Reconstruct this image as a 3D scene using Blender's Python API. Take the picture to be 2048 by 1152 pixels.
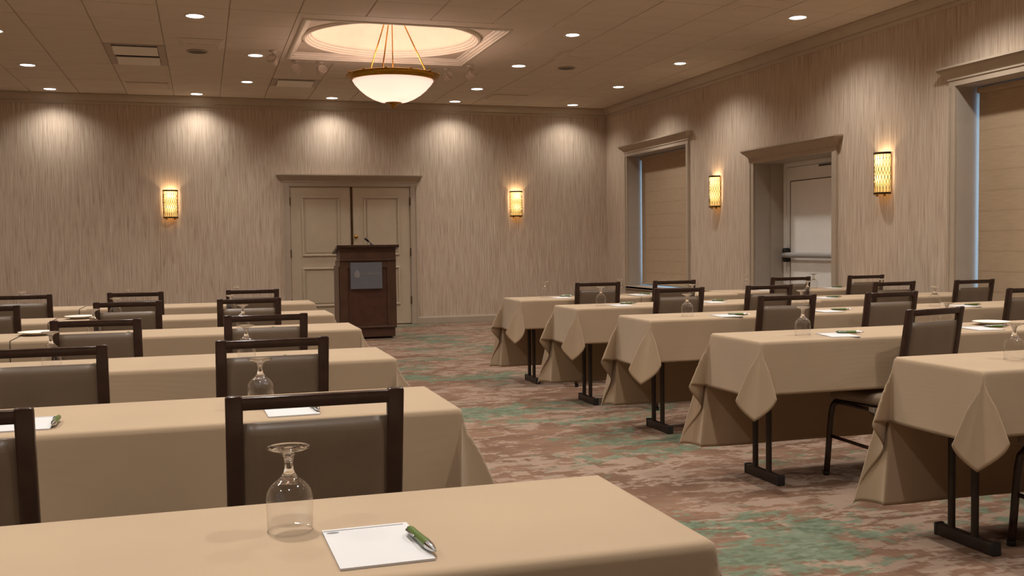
import bpy, bmesh, math, random
import numpy as np
from mathutils import Matrix, Vector

# ------------------------------------------------------------------ reset
for o in list(bpy.data.objects): bpy.data.objects.remove(o)
SC = bpy.context.scene
COL = SC.collection
R = math.radians
PI = math.pi
rnd = random.Random(7)

# ------------------------------------------------------------------ camera
FPX, YAW, PITCH, ROLL, CAMH = 1994.3, .299573, .044397, .012008, 1.19
cam = bpy.data.cameras.new('camera'); cam.sensor_width = 36; cam.lens = FPX/2048*36
cam.clip_start = .05; cam.clip_end = 80
camo = bpy.data.objects.new('camera', cam); COL.objects.link(camo)
_f = Vector((math.sin(YAW)*math.cos(PITCH), math.cos(YAW)*math.cos(PITCH), -math.sin(PITCH)))
_r = Vector((math.cos(YAW), -math.sin(YAW), 0)); _d = _f.cross(_r)
_r2 = _r*math.cos(ROLL)+_d*math.sin(ROLL); _d2 = -_r*math.sin(ROLL)+_d*math.cos(ROLL)
m = Matrix.Identity(4)
for i in range(3):
    m[i][0] = _r2[i]; m[i][1] = -_d2[i]; m[i][2] = -_f[i]
m[2][3] = CAMH
camo.matrix_world = m
SC.camera = camo

# ------------------------------------------------------------------ world / exposure
w = bpy.data.worlds.new('daylight'); SC.world = w; w.use_nodes = True
w.node_tree.nodes['Background'].inputs[0].default_value = (.33, .62, 1, 1)
w.node_tree.nodes['Background'].inputs[1].default_value = 4.5
SC.view_settings.view_transform = 'Standard'; SC.view_settings.look = 'None'
SC.view_settings.gamma = 1; SC.view_settings.use_curve_mapping = False
SC.view_settings.exposure = 0.14
DOWNLIGHT_W = 134; LAMP_COL = (1, .97, .92)

# ------------------------------------------------------------------ materials
def srgb(r, g, b):
    f = lambda c: (c/255/12.92) if c/255 <= .04045 else ((c/255+.055)/1.055)**2.4
    return (f(r), f(g), f(b), 1)
MATS = {}
class NT:
    def __init__(s, name):
        s.m = bpy.data.materials.new(name); s.m.use_nodes = True; s.t = s.m.node_tree
        s.b = s.t.nodes['Principled BSDF']; s.out = s.t.nodes['Material Output']
    def n(s, typ, **kw):
        nd = s.t.nodes.new(typ)
        for k, v in kw.items():
            if k.startswith('i_'):
                key = k[2:]; key = int(key) if key.isdigit() else key.replace('_', ' ')
                nd.inputs[key].default_value = v
            else: setattr(nd, k, v)
        return nd
    def l(s, a, b): s.t.links.new(a, b)
    def coords(s, scale=(1, 1, 1), gen='Object', rot=(0, 0, 0), loc=(0, 0, 0)):
        tc = s.n('ShaderNodeTexCoord'); mp = s.n('ShaderNodeMapping')
        mp.inputs['Scale'].default_value = scale; mp.inputs['Rotation'].default_value = rot; mp.inputs['Location'].default_value = loc
        s.l(tc.outputs[gen], mp.inputs[0]); return mp.outputs[0]
    def noise(s, vec, scale=5, detail=2, rough=.5, dist=0):
        nd = s.n('ShaderNodeTexNoise'); nd.inputs['Scale'].default_value = scale
        nd.inputs['Detail'].default_value = detail; nd.inputs['Roughness'].default_value = rough; nd.inputs['Distortion'].default_value = dist
        s.l(vec, nd.inputs['Vector']); return nd.outputs['Fac']
    def ramp(s, fac, stops, interp='LINEAR'):
        r = s.n('ShaderNodeValToRGB'); r.color_ramp.interpolation = interp
        e = r.color_ramp.elements
        while len(e) < len(stops): e.new(.5)
        for el, (p, c) in zip(e, stops): el.position = p; el.color = c if len(c) == 4 else (*c, 1)
        s.l(fac, r.inputs[0]); return r.outputs[0]
    def mix(s, fac, a, b, mode='MIX'):
        x = s.n('ShaderNodeMix', data_type='RGBA', blend_type=mode)
        for sock, val in ((x.inputs[0], fac), (x.inputs[6], a), (x.inputs[7], b)):
            if isinstance(val, (int, float)): sock.default_value = val
            elif isinstance(val, tuple): sock.default_value = val
            else: s.l(val, sock)
        return x.outputs[2]
    def math(s, op, a, b=0.):
        x = s.n('ShaderNodeMath', operation=op)
        for sock, val in ((x.inputs[0], a), (x.inputs[1], b)):
            if isinstance(val, (int, float)): sock.default_value = val
            else: s.l(val, sock)
        return x.outputs[0]
    def bump(s, h, strength=.3, dist=.01):
        b = s.n('ShaderNodeBump'); b.inputs['Strength'].default_value = strength; b.inputs['Distance'].default_value = dist
        s.l(h, b.inputs['Height']); s.l(b.outputs[0], s.b.inputs['Normal'])
    def col(s, c):
        if isinstance(c, tuple): s.b.inputs['Base Color'].default_value = c
        else: s.l(c, s.b.inputs['Base Color'])
    def p(s, **kw):
        for k, v in kw.items(): s.b.inputs[k.replace('_', ' ')].default_value = v

def plain(name, c, rough=.5, metal=0, var=.06, scale=8, spec=.5, bump=0, bscale=150):
    t = NT(name); v = t.coords()
    n = t.noise(v, scale, 3)
    lo = tuple(x*(1-var) for x in c[:3])+(1,); hi = tuple(min(1, x*(1+var)) for x in c[:3])+(1,)
    t.col(t.ramp(n, [(.3, lo), (.7, hi)])); t.p(Roughness=rough, Metallic=metal)
    t.b.inputs['Specular IOR Level'].default_value = spec
    if bump: t.bump(t.noise(v, bscale, 2), bump, .002)
    MATS[name] = t.m; return t.m

def wallpaper(name, axis):
    t = NT(name)
    tc = t.n('ShaderNodeTexCoord'); sp = t.n('ShaderNodeSeparateXYZ'); t.l(tc.outputs['Object'], sp.inputs[0])
    h = sp.outputs[axis]; z = sp.outputs[2]
    def vec(sx, sz, off=0):
        c = t.n('ShaderNodeCombineXYZ'); t.l(t.math('MULTIPLY', h, sx), c.inputs[0]); t.l(t.math('MULTIPLY', z, sz), c.inputs[1])
        c.inputs[2].default_value = off; return c.outputs[0]
    n1 = t.noise(vec(55, 1.7), 1, 3, .62); n2 = t.noise(vec(110, 3, 3), 1, 2); n3 = t.noise(vec(62, 2.4, 9), 1, 2)
    base = t.ramp(n1, [(.30, srgb(168, 144, 122)), (.5, srgb(192, 171, 149)), (.72, srgb(212, 197, 178))])
    fine = t.ramp(n2, [(.3, srgb(160, 134, 112)), (.65, srgb(214, 196, 176))])
    c = t.mix(.4, base, fine)
    c = t.mix(t.ramp(n3, [(.60, (0, 0, 0)), (.72, (.5, .5, .5))]), c, srgb(132, 104, 84))
    t.col(c); t.p(Roughness=.75); t.b.inputs['Specular IOR Level'].default_value = .25
    t.bump(n1, .15, .003); MATS[name] = t.m; return t.m

def carpet():
    t = NT('carpet')
    v1 = t.coords((1, 3.2, 1)); 
    # little pixel-like cells so that patch edges break into dashes
    br = t.n('ShaderNodeVectorMath', operation='SNAP'); tc = t.n('ShaderNodeTexCoord'); t.l(tc.outputs['Object'], br.inputs[0]); br.inputs[1].default_value = (.026, .009, 1)
    mp = t.n('ShaderNodeMapping'); mp.inputs['Scale'].default_value = (1, 1.9, 1); t.l(br.outputs[0], mp.inputs[0]); q = mp.outputs[0]
    big = t.noise(q, .95, 2, .5, .4); mid = t.noise(q, 5.4, 4, .62, .5); fine = t.noise(q, 17, 3, .65)
    mp2 = t.n('ShaderNodeMapping'); mp2.inputs['Scale'].default_value = (1, 1.5, 1); mp2.inputs['Location'].default_value = (4.3, 7.1, 0); t.l(br.outputs[0], mp2.inputs[0])
    gbig = t.noise(mp2.outputs[0], .62, 2, .5); gmid = t.noise(mp2.outputs[0], 4.5, 4, .65, .6)
    base = t.ramp(t.noise(q, 1.7, 2), [(.35, srgb(98, 73, 57)), (.65, srgb(119, 91, 73))])
    # light patches
    s = t.math('ADD', t.math('MULTIPLY', mid, .55), t.math('ADD', t.math('MULTIPLY', big, .3), t.math('MULTIPLY', fine, .25)))
    light = t.ramp(s, [(.545, (0, 0, 0)), (.575, (.8, .8, .8))])
    c = t.mix(light, base, srgb(140, 118, 102))
    dark = t.ramp(t.math('ADD', t.math('MULTIPLY', mid, .5), t.math('MULTIPLY', fine, .5)), [(.38, (.55, .55, .55)), (.44, (0, 0, 0))])
    c = t.mix(dark, c, srgb(94, 70, 55))
    gs = t.math('ADD', t.math('MULTIPLY', gbig, .50), t.math('ADD', t.math('MULTIPLY', gmid, .36), t.math('MULTIPLY', fine, .18)))
    green = t.ramp(gs, [(.545, (0, 0, 0)), (.575, (.8, .8, .8))])
    c = t.mix(green, c, t.ramp(fine, [(.35, srgb(64, 84, 64)), (.65, srgb(98, 112, 92))]))
    t.col(c); t.p(Roughness=.95); t.b.inputs['Specular IOR Level'].default_value = .1
    t.bump(t.noise(t.coords(), 260, 2), .5, .004)
    MATS['carpet'] = t.m
carpet()
wallpaper('wallpaper_x', 0); wallpaper('wallpaper_y', 1)
plain('trim', srgb(172, 154, 134), .5, var=.03)
plain('door_paint', srgb(184, 166, 142), .45, var=.03)
plain('white_door', srgb(240, 236, 230), .4, var=.02)
plain('jamb', srgb(176, 164, 150), .55, var=.03)
plain('tile', srgb(206, 190, 172), .85, var=.03, scale=3, spec=.2, bump=.3, bscale=220)
plain('grid', srgb(170, 152, 134), .6, var=.02)
plain('gypsum', srgb(206, 190, 172), .8, var=.02, scale=2, spec=.2)
plain('moulding', srgb(226, 214, 198), .55, var=.02)
plain('dome', srgb(236, 222, 204), .7, var=.02)
plain('dark_wood', srgb(62, 40, 28), .32, var=.25, scale=14)
plain('chair_frame', srgb(52, 33, 24), .27, var=.2, scale=20)
plain('metal_brown', srgb(50, 38, 32), .35, .3, var=.1)
plain('vinyl', srgb(116, 98, 80), .38, var=.05, scale=10, bump=.12, bscale=300)
plain('seat_vinyl', srgb(128, 110, 92), .36, var=.05, scale=10, bump=.12, bscale=300)
plain('lectern_panel', srgb(76, 46, 34), .38, var=.18, scale=9)
plain('lectern_wood', srgb(78, 52, 38), .38, var=.18, scale=9)
plain('brass', srgb(176, 128, 46), .25, .95, var=.15, scale=30)
plain('bronze', srgb(88, 66, 40), .35, .7, var=.15)
plain('chrome', srgb(200, 200, 200), .18, 1, var=.03)
plain('black_plastic', srgb(26, 24, 23), .4, var=.05)
plain('bar_grey', srgb(176, 172, 168), .35, .2, var=.03)
plain('paper', srgb(196, 191, 188), .8, var=.01, spec=.2)
plain('ink', srgb(120, 118, 116), .8, var=.02)
plain('pen_green', srgb(82, 100, 48), .3, var=.05)
plain('china', srgb(238, 228, 214), .2, var=.02)
plain('sign_blue', srgb(104, 106, 112), .45, var=.05)
plain('sign_mark', srgb(138, 134, 132), .45, var=.05)
plain('underlay', srgb(96, 84, 70), .7)
plain('table_wood', srgb(120, 88, 60), .5)
plain('spot_grey', srgb(196, 180, 166), .4, var=.05)
plain('lens_glass', srgb(225, 215, 205), .12, .6, var=.05)
plain('void', srgb(24, 20, 17), .8)
plain('slot_panel', srgb(200, 182, 162), .7, var=.03)
plain('hinge', srgb(96, 78, 62), .4, .5)
plain('window_frame', srgb(190, 186, 180), .5)

def cloth_mat(name, c):
    t = NT(name); v = t.coords()
    w1 = t.n('ShaderNodeTexWave'); w1.inputs['Scale'].default_value = 260; w1.bands_direction = 'X'; t.l(v, w1.inputs[0])
    w2 = t.n('ShaderNodeTexWave'); w2.inputs['Scale'].default_value = 260; w2.bands_direction = 'Y'; t.l(v, w2.inputs[0])
    n = t.noise(v, 3, 3)
    lo = tuple(x*.95 for x in c[:3])+(1,); hi = tuple(min(1, x*1.04) for x in c[:3])+(1,)
    t.col(t.ramp(n, [(.3, lo), (.7, hi)]))
    t.p(Roughness=.85); t.b.inputs['Specular IOR Level'].default_value = .2
    t.b.inputs['Sheen Weight'].default_value = .15
    h = t.math('ADD', w1.outputs['Fac'], w2.outputs['Fac']); t.bump(t.math('ADD', t.math('MULTIPLY', h, .2), t.noise(v, 9, 2)), .12, .012)
    # a little light passes through the linen
    tr = t.n('ShaderNodeBsdfTranslucent'); tr.inputs[0].default_value = c
    mx = t.n('ShaderNodeMixShader'); mx.inputs[0].default_value = .12
    t.l(t.b.outputs[0], mx.inputs[1]); t.l(tr.outputs[0], mx.inputs[2]); t.l(mx.outputs[0], t.out.inputs[0])
    MATS[name] = t.m
cloth_mat('linen', srgb(176, 150, 121))

def blind_mat():
    t = NT('blind'); v = t.coords((1, 1, 1))
    n = t.noise(t.coords((2, 2, 60)), 3, 2)
    t.col(t.ramp(n, [(.3, srgb(166, 141, 112)), (.7, srgb(178, 153, 124))])); t.p(Roughness=.8)
    MATS['blind'] = t.m
blind_mat()

def emis(name, c, s):
    t = NT(name); e = t.n('ShaderNodeEmission'); e.inputs[0].default_value = (*c, 1); e.inputs[1].default_value = s
    n = t.noise(t.coords(), 6, 1); t.l(t.ramp(n, [(.2, (c[0]*.97, c[1]*.97, c[2]*.97)), (.8, c)]), e.inputs[0])
    t.l(e.outputs[0], t.out.inputs[0]); MATS[name] = t.m; return t.m
emis('lamp_lens', (1, .95, .88), 7)
def bowl_mat():
    t = NT('bowl_glass')
    tr = t.n('ShaderNodeBsdfTranslucent'); tr.inputs[0].default_value = srgb(255, 240, 226)
    t.col(srgb(245, 232, 218)); t.p(Roughness=.3)
    mx = t.n('ShaderNodeMixShader'); mx.inputs[0].default_value = .17
    t.l(t.b.outputs[0], mx.inputs[1]); t.l(tr.outputs[0], mx.inputs[2])
    e = t.n('ShaderNodeEmission'); e.inputs[0].default_value = (1, .80, .72, 1); e.inputs[1].default_value = .52
    ad = t.n('ShaderNodeAddShader'); t.l(mx.outputs[0], ad.inputs[0]); t.l(e.outputs[0], ad.inputs[1]); t.l(ad.outputs[0], t.out.inputs[0])
    MATS['bowl_glass'] = t.m
bowl_mat()
def amber_mat():
    t = NT('amber_glass')
    tr = t.n('ShaderNodeBsdfTranslucent'); tr.inputs[0].default_value = srgb(255, 228, 170)
    t.col(srgb(236, 196, 120)); t.p(Roughness=.3)
    mx = t.n('ShaderNodeMixShader'); mx.inputs[0].default_value = .22
    t.l(t.b.outputs[0], mx.inputs[1]); t.l(tr.outputs[0], mx.inputs[2])
    e = t.n('ShaderNodeEmission'); e.inputs[0].default_value = (1, .62, .20, 1); e.inputs[1].default_value = .22
    ad = t.n('ShaderNodeAddShader'); t.l(mx.outputs[0], ad.inputs[0]); t.l(e.outputs[0], ad.inputs[1]); t.l(ad.outputs[0], t.out.inputs[0])
    MATS['amber_glass'] = t.m
amber_mat()
def thin_glass(name, tint=.97, ior=4., fk=.6):
    t = NT(name)
    fr = t.n('ShaderNodeLayerWeight'); fr.inputs[0].default_value = .5; fac = t.math('ADD', t.math('MULTIPLY', t.math('POWER', fr.outputs['Facing'], ior), fk), .05)
    tp = t.n('ShaderNodeBsdfTransparent'); tp.inputs[0].default_value = (tint, tint, tint, 1)
    gl = t.n('ShaderNodeBsdfGlossy'); gl.inputs['Roughness'].default_value = .06
    mx = t.n('ShaderNodeMixShader'); t.l(fac, mx.inputs[0]); t.l(tp.outputs[0], mx.inputs[1]); t.l(gl.outputs[0], mx.inputs[2])
    t.l(mx.outputs[0], t.out.inputs[0]); MATS[name] = t.m
thin_glass('goblet_bowl', .975, 2.6, .62); thin_glass('pane', .92)
def solid_glass():
    t = NT('goblet_solid'); t.col((1, 1, 1, 1)); t.p(Roughness=.0, IOR=1.5); t.b.inputs['Transmission Weight'].default_value = 1
    t.p(Roughness=.01); MATS['goblet_solid'] = t.m
solid_glass()

# ------------------------------------------------------------------ mesh helpers
class MB:
    def __init__(s): s.v = []; s.f = []
    def add(s, vs, fs):
        o = len(s.v); s.v += [tuple(p) for p in vs]; s.f += [tuple(i+o for i in f) for f in fs]; return s
    def box(s, x0, x1, y0, y1, z0, z1, M=None):
        vs = [(x0, y0, z0), (x1, y0, z0), (x1, y1, z0), (x0, y1, z0), (x0, y0, z1), (x1, y0, z1), (x1, y1, z1), (x0, y1, z1)]
        if M: vs = [tuple(M @ Vector(p)) for p in vs]
        return s.add(vs, [(0, 3, 2, 1), (4, 5, 6, 7), (0, 1, 5, 4), (1, 2, 6, 5), (2, 3, 7, 6), (3, 0, 4, 7)])
    def hexa(s, lo, hi):   # two quads of 4 points (bottom ccw seen from above, top)
        return s.add(list(lo)+list(hi), [(0, 3, 2, 1), (4, 5, 6, 7), (0, 1, 5, 4), (1, 2, 6, 5), (2, 3, 7, 6), (3, 0, 4, 7)])
    def prism(s, prof, p0, p1, ax, up):   # 2D profile swept from p0 to p1; ax/up span the profile
        p0, p1, ax, up = map(Vector, (p0, p1, ax, up)); n = len(prof)
        vs = [p0+ax*a+up*b for a, b in prof]+[p1+ax*a+up*b for a, b in prof]
        fs = [(i, (i+1) % n, n+(i+1) % n, n+i) for i in range(n)]+[tuple(range(n))[::-1], tuple(range(n, 2*n))]
        return s.add(vs, fs)
    def tube(s, pts, r, n=10, cap=True):
        pts = [Vector(p) for p in pts]; rr = r if isinstance(r, (list, tuple)) else [r]*len(pts)
        vs = []; ref = None
        for i, p in enumerate(pts):
            t = (pts[min(i+1, len(pts)-1)]-pts[max(i-1, 0)]).normalized()
            if ref is None: ref = Vector((0, 0, 1)) if abs(t.z) < .9 else Vector((1, 0, 0))
            a = t.cross(ref).normalized(); b = a.cross(t).normalized(); ref = b
            for k in range(n):
                q = 2*PI*k/n; vs.append(p+(a*math.cos(q)+b*math.sin(q))*rr[i])
        fs = []
        for i in range(len(pts)-1):
            for k in range(n):
                k2 = (k+1) % n; fs.append((i*n+k, i*n+k2, (i+1)*n+k2, (i+1)*n+k))
        if cap: fs += [tuple(range(n))[::-1], tuple(range((len(pts)-1)*n, len(pts)*n))]
        return s.add(vs, fs)
    def lathe(s, prof, n=32, c=(0, 0, 0), a0=0, a1=2*PI, M=None):
        full = abs(a1-a0-2*PI) < 1e-6; na = n if full else n+1; vs = []
        for r, z in prof:
            for k in range(na):
                q = a0+(a1-a0)*k/n; vs.append((c[0]+r*math.cos(q), c[1]+r*math.sin(q), c[2]+z))
        if M: vs = [tuple(M @ Vector(p)) for p in vs]
        fs = []
        for i in range(len(prof)-1):
            for k in range(n):
                k2 = (k+1) % na if full else k+1; fs.append((i*na+k, i*na+k2, (i+1)*na+k2, (i+1)*na+k))
        return s.add(vs, fs)
    def grid(s, G):   # numpy (a,b,3)
        a, b = G.shape[:2]; vs = [tuple(map(float, p)) for p in G.reshape(-1, 3)]
        fs = [(i*b+j, (i+1)*b+j, (i+1)*b+j+1, i*b+j+1) for i in range(a-1) for j in range(b-1)]
        return s.add(vs, fs)
    def mesh(s, name, mat, smooth=False, bevel=0, seg=2, weld=False):
        me = bpy.data.meshes.new(name); me.from_pydata(s.v, [], s.f); me.validate()
        bm = bmesh.new(); bm.from_mesh(me)
        if weld: bmesh.ops.remove_doubles(bm, verts=bm.verts, dist=1e-5)
        if bevel: bmesh.ops.bevel(bm, geom=[e for e in bm.edges if len(e.link_faces) == 2 and e.calc_face_angle(0) > .5], offset=bevel, segments=seg, affect='EDGES', profile=.5, clamp_overlap=True)
        bmesh.ops.recalc_face_normals(bm, faces=bm.faces)
        bm.to_mesh(me); bm.free()
        me.materials.append(MATS[mat])
        if smooth:
            for p in me.polygons: p.use_smooth = True
        return me
    def build(s, name, mat, parent=None, **kw):
        sm = kw.pop('auto', None)
        o = link(name, s.mesh(name, mat, **kw), parent)
        if sm:
            for p in o.data.polygons: p.use_smooth = True
            o.data.set_sharp_from_angle(angle=R(sm))
        return o
def link(name, data, parent=None):
    o = bpy.data.objects.new(name, data); COL.objects.link(o)
    if parent: o.parent = parent
    return o
def tag(o, label, cat, group=None):
    o['label'] = label; o['category'] = cat
    if group: o['group'] = group
    return o
def thing(name, label, cat, loc=(0, 0, 0), rz=0, group=None):
    o = bpy.data.objects.new(name, None); o.empty_display_size = .1; COL.objects.link(o)
    o.location = loc; o.rotation_euler = (0, 0, rz); return tag(o, label, cat, group)
def struct(o): o['kind'] = 'structure'; return o
KIDS = {}
def dup(root, loc, rz, label, group=None):
    def cp(o, par):
        c = o.copy(); COL.objects.link(c); c.parent = par
        for k in [x for x in ALL_CHILDREN(o)]: cp(k, c)
        return c
    c = cp(root, None); c.location = loc; c.rotation_euler = (0, 0, rz); c['label'] = label
    if group: c['group'] = group
    return c
def ALL_CHILDREN(o): return list(o.children)

# ------------------------------------------------------------------ room shell
D, XR, XL, YB, ZC = 14.80, 6.173, -5.2, -2.6, 3.30
T = .724                    # cloth-covered table top
struct(MB().box(XL-.2, XR+.6, YB-.2, D+.3, -.1, 0).build('floor', 'carpet'))
# back wall with the double-door opening
BX0, BX1, BZ1 = 1.203, 2.995, 2.07
wb = MB()
wb.box(XL-.2, BX0, D, D+.2, 0, ZC+.6).box(BX1, XR, D, D+.2, 0, ZC+.6).box(BX0, BX1, D, D+.2, BZ1, ZC+.6)
struct(wb.build('wall_back', 'wallpaper_x'))
# right wall with two windows and the exit recess
W1 = (12.035, 13.96, .526, 2.487); W2 = (5.13, 7.06, .526, 2.487); DR = (8.81, 10.325, 0, 2.09)
wr = MB(); ys = [YB-.2, W2[0], W2[1], DR[0], DR[1], W1[0], W1[1], D+.2]
TH = .46
for a, b in ((0, 1), (2, 3), (4, 5), (6, 7)): wr.box(XR, XR+TH, ys[a], ys[b], 0, ZC+.6)
for q in (W1, W2): wr.box(XR, XR+TH, q[0], q[1], 0, q[2]).box(XR, XR+TH, q[0], q[1], q[3], ZC+.6)
wr.box(XR, XR+TH, DR[0], DR[1], DR[3], ZC+.6)
struct(wr.build('wall_right', 'wallpaper_y'))
struct(MB().box(XL-.2, XL, YB-.2, D+.2, 0, ZC+.6).build('wall_left', 'wallpaper_y'))
struct(MB().box(XL, XR, YB-.2, YB, 0, ZC+.6).build('wall_front', 'wallpaper_x'))

# crown mouldings and baseboards
CROWN = [(0, 0), (.012, 0), (.018, .02), (.028, .028), (.028, .045), (.06, .075), (.088, .10), (.092, .118), (.105, .122), (.105, .14), (0, .14)]
def crown(name, p0, p1, ax): return struct(MB().prism(CROWN, p0, p1, ax, (0, 0, 1)).build(name, 'trim', auto=40))
zc = ZC-.138
crown('trim_1', (XL, D, zc), (XR, D, zc), (0, -1, 0)); crown('trim_2', (XR, YB, zc), (XR, D, zc), (-1, 0, 0))
crown('trim_3', (XL, YB, zc), (XL, D, zc), (1, 0, 0)); crown('trim_4', (XL, YB, zc), (XR, YB, zc), (0, 1, 0))
BASE = [(0, 0), (.016, 0), (.016, .085), (.010, .098), (.010, .105), (0, .108)]
def baseb(name, segs, ax):
    mb = MB()
    for p0, p1 in segs: mb.prism(BASE, p0, p1, ax, (0, 0, 1))
    return struct(mb.build(name, 'trim'))
baseb('baseboard_back', [((XL, D, 0), (BX0-.09, D, 0)), ((BX1+.09, D, 0), (XR, D, 0))], (0, -1, 0))
baseb('baseboard_right', [((XR, YB, 0), (XR, DR[0]-.09, 0)), ((XR, DR[1]+.09, 0), (XR, D, 0))], (-1, 0, 0))
baseb('baseboard_left', [((XL, YB, 0), (XL, D, 0))], (1, 0, 0))

# ------------------------------------------------------------------ ceiling: slab, exposed grid, tiles, flat border with the domed recess
TG, GX0, GY0 = .6074, -2.156, 10.50
ceil = MB(); ZS = ZC+.45
TX0, TX1, TY0, TY1 = GX0+5*TG, GX0+9*TG, GY0-2*TG, GY0+2*TG     # border panel round the recess
YT = GY0-5*TG                                                     # tiles are built beyond this line
ceil.box(XL-.2, XR+.6, YB-.2, D+.2, ZC+.5, ZC+.55)               # structural slab over everything
ceil.box(XL, XR, YB, YT, ZC, ZC+.02)                             # plain part over the camera
XT = GX0-2*TG
ceil.box(XL, XT, YT, D, ZC, ZC+.02)
ceiling = struct(ceil.build('ceiling', 'gypsum'))
# cells
nx0, nx1 = -2, 14; ny0, ny1 = -5, 8
VENT = {(2, 1), (2, 2), (5, 4), (2, 5), (10, 5)}
tile_me = MB().box(-TG/2+.004, TG/2-.004, -TG/2+.004, TG/2-.004, 0, .014).mesh('ceiling_tile', 'tile', bevel=.004, seg=1)
def cut_tile(x0, x1, y0, y1): return MB().box(x0+.006, x1-.006, y0+.006, y1-.006, 0, .014).mesh('ceiling_tile', 'tile', bevel=.004, seg=1)
for i in range(nx0, nx1):
    for j in range(ny0, ny1):
        x0, x1, y0, y1 = GX0+i*TG, GX0+(i+1)*TG, GY0+j*TG, GY0+(j+1)*TG
        if 5 <= i < 9 and -2 <= j < 2: continue
        if (i, j) in VENT: continue
        x1c, y1c = min(x1, XR-.005), min(y1, D-.005)
        if x1c-x0 < .05 or y1c-y0 < .05: continue
        if x1c < x1 or y1c < y1: o = link('ceiling_tile', cut_tile(x0, x1c, y0, y1c), ceiling); o.location = (0, 0, ZC)
        else: o = link('ceiling_tile', tile_me, ceiling); o.location = ((x0+x1)/2, (y0+y1)/2, ZC+rnd.uniform(-.001, .0015))
gb = MB()
for i in range(nx0, nx1+1):
    x = GX0+i*TG
    if x > XR-.02: continue
    for (a, b) in ([(YT, TY0), (TY1, D)] if 5 < i < 9 else [(YT, D)]): gb.box(x-.012, x+.012, a, b, ZC+.010, ZC+.03)
for j in range(ny0, ny1):
    y = GY0+j*TG
    for (a, b) in ([(XT, TX0), (TX1, XR)] if -2 < j < 2 else [(XT, XR)]): gb.box(a, b, y-.012, y+.012, ZC+.011, ZC+.031)
gb.box(XT, XR, YT, D, ZC+.03, ZC+.034) if False else None
gb.build('ceiling_grid', 'grid', ceiling)

# domed recess
CX, CY = 1.958, 10.505; HS = 1.012
rec = thing('ceiling_recess', 'square moulded ceiling recess with a glowing round dome above the bowl lamp', 'ceiling recess', (CX, CY, ZC))
bx0, bx1, by0, by1 = TX0-CX, TX1-CX, TY0-CY, TY1-CY
MB().box(bx0, -HS, by0, by1, 0, .014).box(HS, bx1, by0, by1, 0, .014).box(-HS, HS, by0, -HS, 0, .014).box(-HS, HS, HS, by1, 0, .014).build('border_panel', 'gypsum', rec)
FRP = [(0, -.006), (-.012, -.012), (-.03, -.012), (-.034, .0), (-.05, .004), (-.054, .018), (-.072, .022), (-.078, .04), (-.098, .044), (-.104, .06), (-.09, .075), (0, .075)]
fr = MB()
for ax, ay in ((1, 0), (-1, 0), (0, 1), (0, -1)):
    t = (-ay, ax); vs = []; n = len(FRP)
    for s in (-1, 1):
        for a, b in FRP:
            d = HS+a+.006; vs.append((ax*d+t[0]*s*d, ay*d+t[1]*s*d, b))
    fr.add(vs, [(i, (i+1) % n, n+(i+1) % n, n+i) for i in range(n)])
fr.build('square_moulding', 'moulding', rec, auto=35)
RO, RI = .93, .835; PZ = .055
N = 96; sq = MB(); vs = []
HI = HS-.09
for k in range(N):
    q = 2*PI*k/N; c, s_ = math.cos(q), math.sin(q); mm = max(abs(c), abs(s_)); vs.append((HI*c/mm, HI*s_/mm, PZ))
for k in range(N):
    q = 2*PI*k/N; vs.append((min(RO, HI*.999)*math.cos(q), min(RO, HI*.999)*math.sin(q), PZ))
sq.add(vs, [(k, (k+1) % N, N+(k+1) % N, N+k) for k in range(N)]); sq.build('corner_panel', 'gypsum', rec)
MB().lathe([(RO, PZ+.01), (RO, PZ-.012), (RO-.012, PZ-.024), (RO-.03, PZ-.024), (RO-.036, PZ-.008), (RO-.05, PZ-.004), (RO-.056, PZ+.012), (RO-.07, PZ+.016), (RO-.076, PZ+.034), (RI, PZ+.04), (RI, PZ+.07)], 96).build('ring_moulding', 'moulding', rec, auto=35)
MB().lathe([(RI, PZ+.06)]+[(RI*math.cos(a), PZ+.06+.34*math.sin(a)) for a in [PI/2*k/14 for k in range(1, 15)]], 96).build('dome', 'dome', rec, smooth=True)

# ------------------------------------------------------------------ bowl pendant
ch = thing('bowl_pendant', 'brass rimmed white glass bowl pendant hanging below the ceiling dome', 'pendant lamp', (CX, CY, 2.63))
BR = .445; zr = .31
bowl_o = [(.085, .062), (.15, .075), (.22, .103), (.29, .145), (.35, .195), (.40, .25), (.43, .295)]
MB().lathe(bowl_o+[(r-.006, z+.005) for r, z in bowl_o[::-1]], 64).build('glass_bowl', 'bowl_glass', ch, smooth=True)
rim = MB().lathe([(.425, .288), (.455, .285), (.462, .300), (.478, .310), (.487, .325), (.489, .345), (.474, .352), (.455, .352), (.452, .340), (.425, .335), (.425, .288)], 72).build('rim', 'brass', ch, auto=40)
for k in range(12):
    q = 2*PI*k/12+.2; MB().lathe([(0, -.012), (.010, -.006), (.012, .002), (.007, .010), (0, .014)], 10, (.485*math.cos(q), .485*math.sin(q), .352)).build('bead', 'brass', rim, smooth=True)
MB().lathe([(.09, .070), (.088, .060), (.06, .05), (.03, .042), (.022, .03), (.024, .018), (.012, .006), (0, 0)], 24).build('finial', 'brass', ch, smooth=True)
ZT_ = ZC+PZ+.06+.30-2.63
for k, q in enumerate((R(4), R(124), R(244))):
    MB().tube([(.40*math.cos(q), .40*math.sin(q), .33), (.035*math.cos(q), .035*math.sin(q), ZT_)], .007, 8).build('rod', 'brass', ch, smooth=True)
MB().tube([(0, 0, .12), (0, 0, ZT_+.02)], .006, 8).build('stem', 'brass', ch, smooth=True)
MB().lathe([(0, ZT_-.02), (.05, ZT_-.015), (.07, ZT_), (.07, ZT_+.06)], 24).build('canopy', 'brass', ch, smooth=True)
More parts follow.
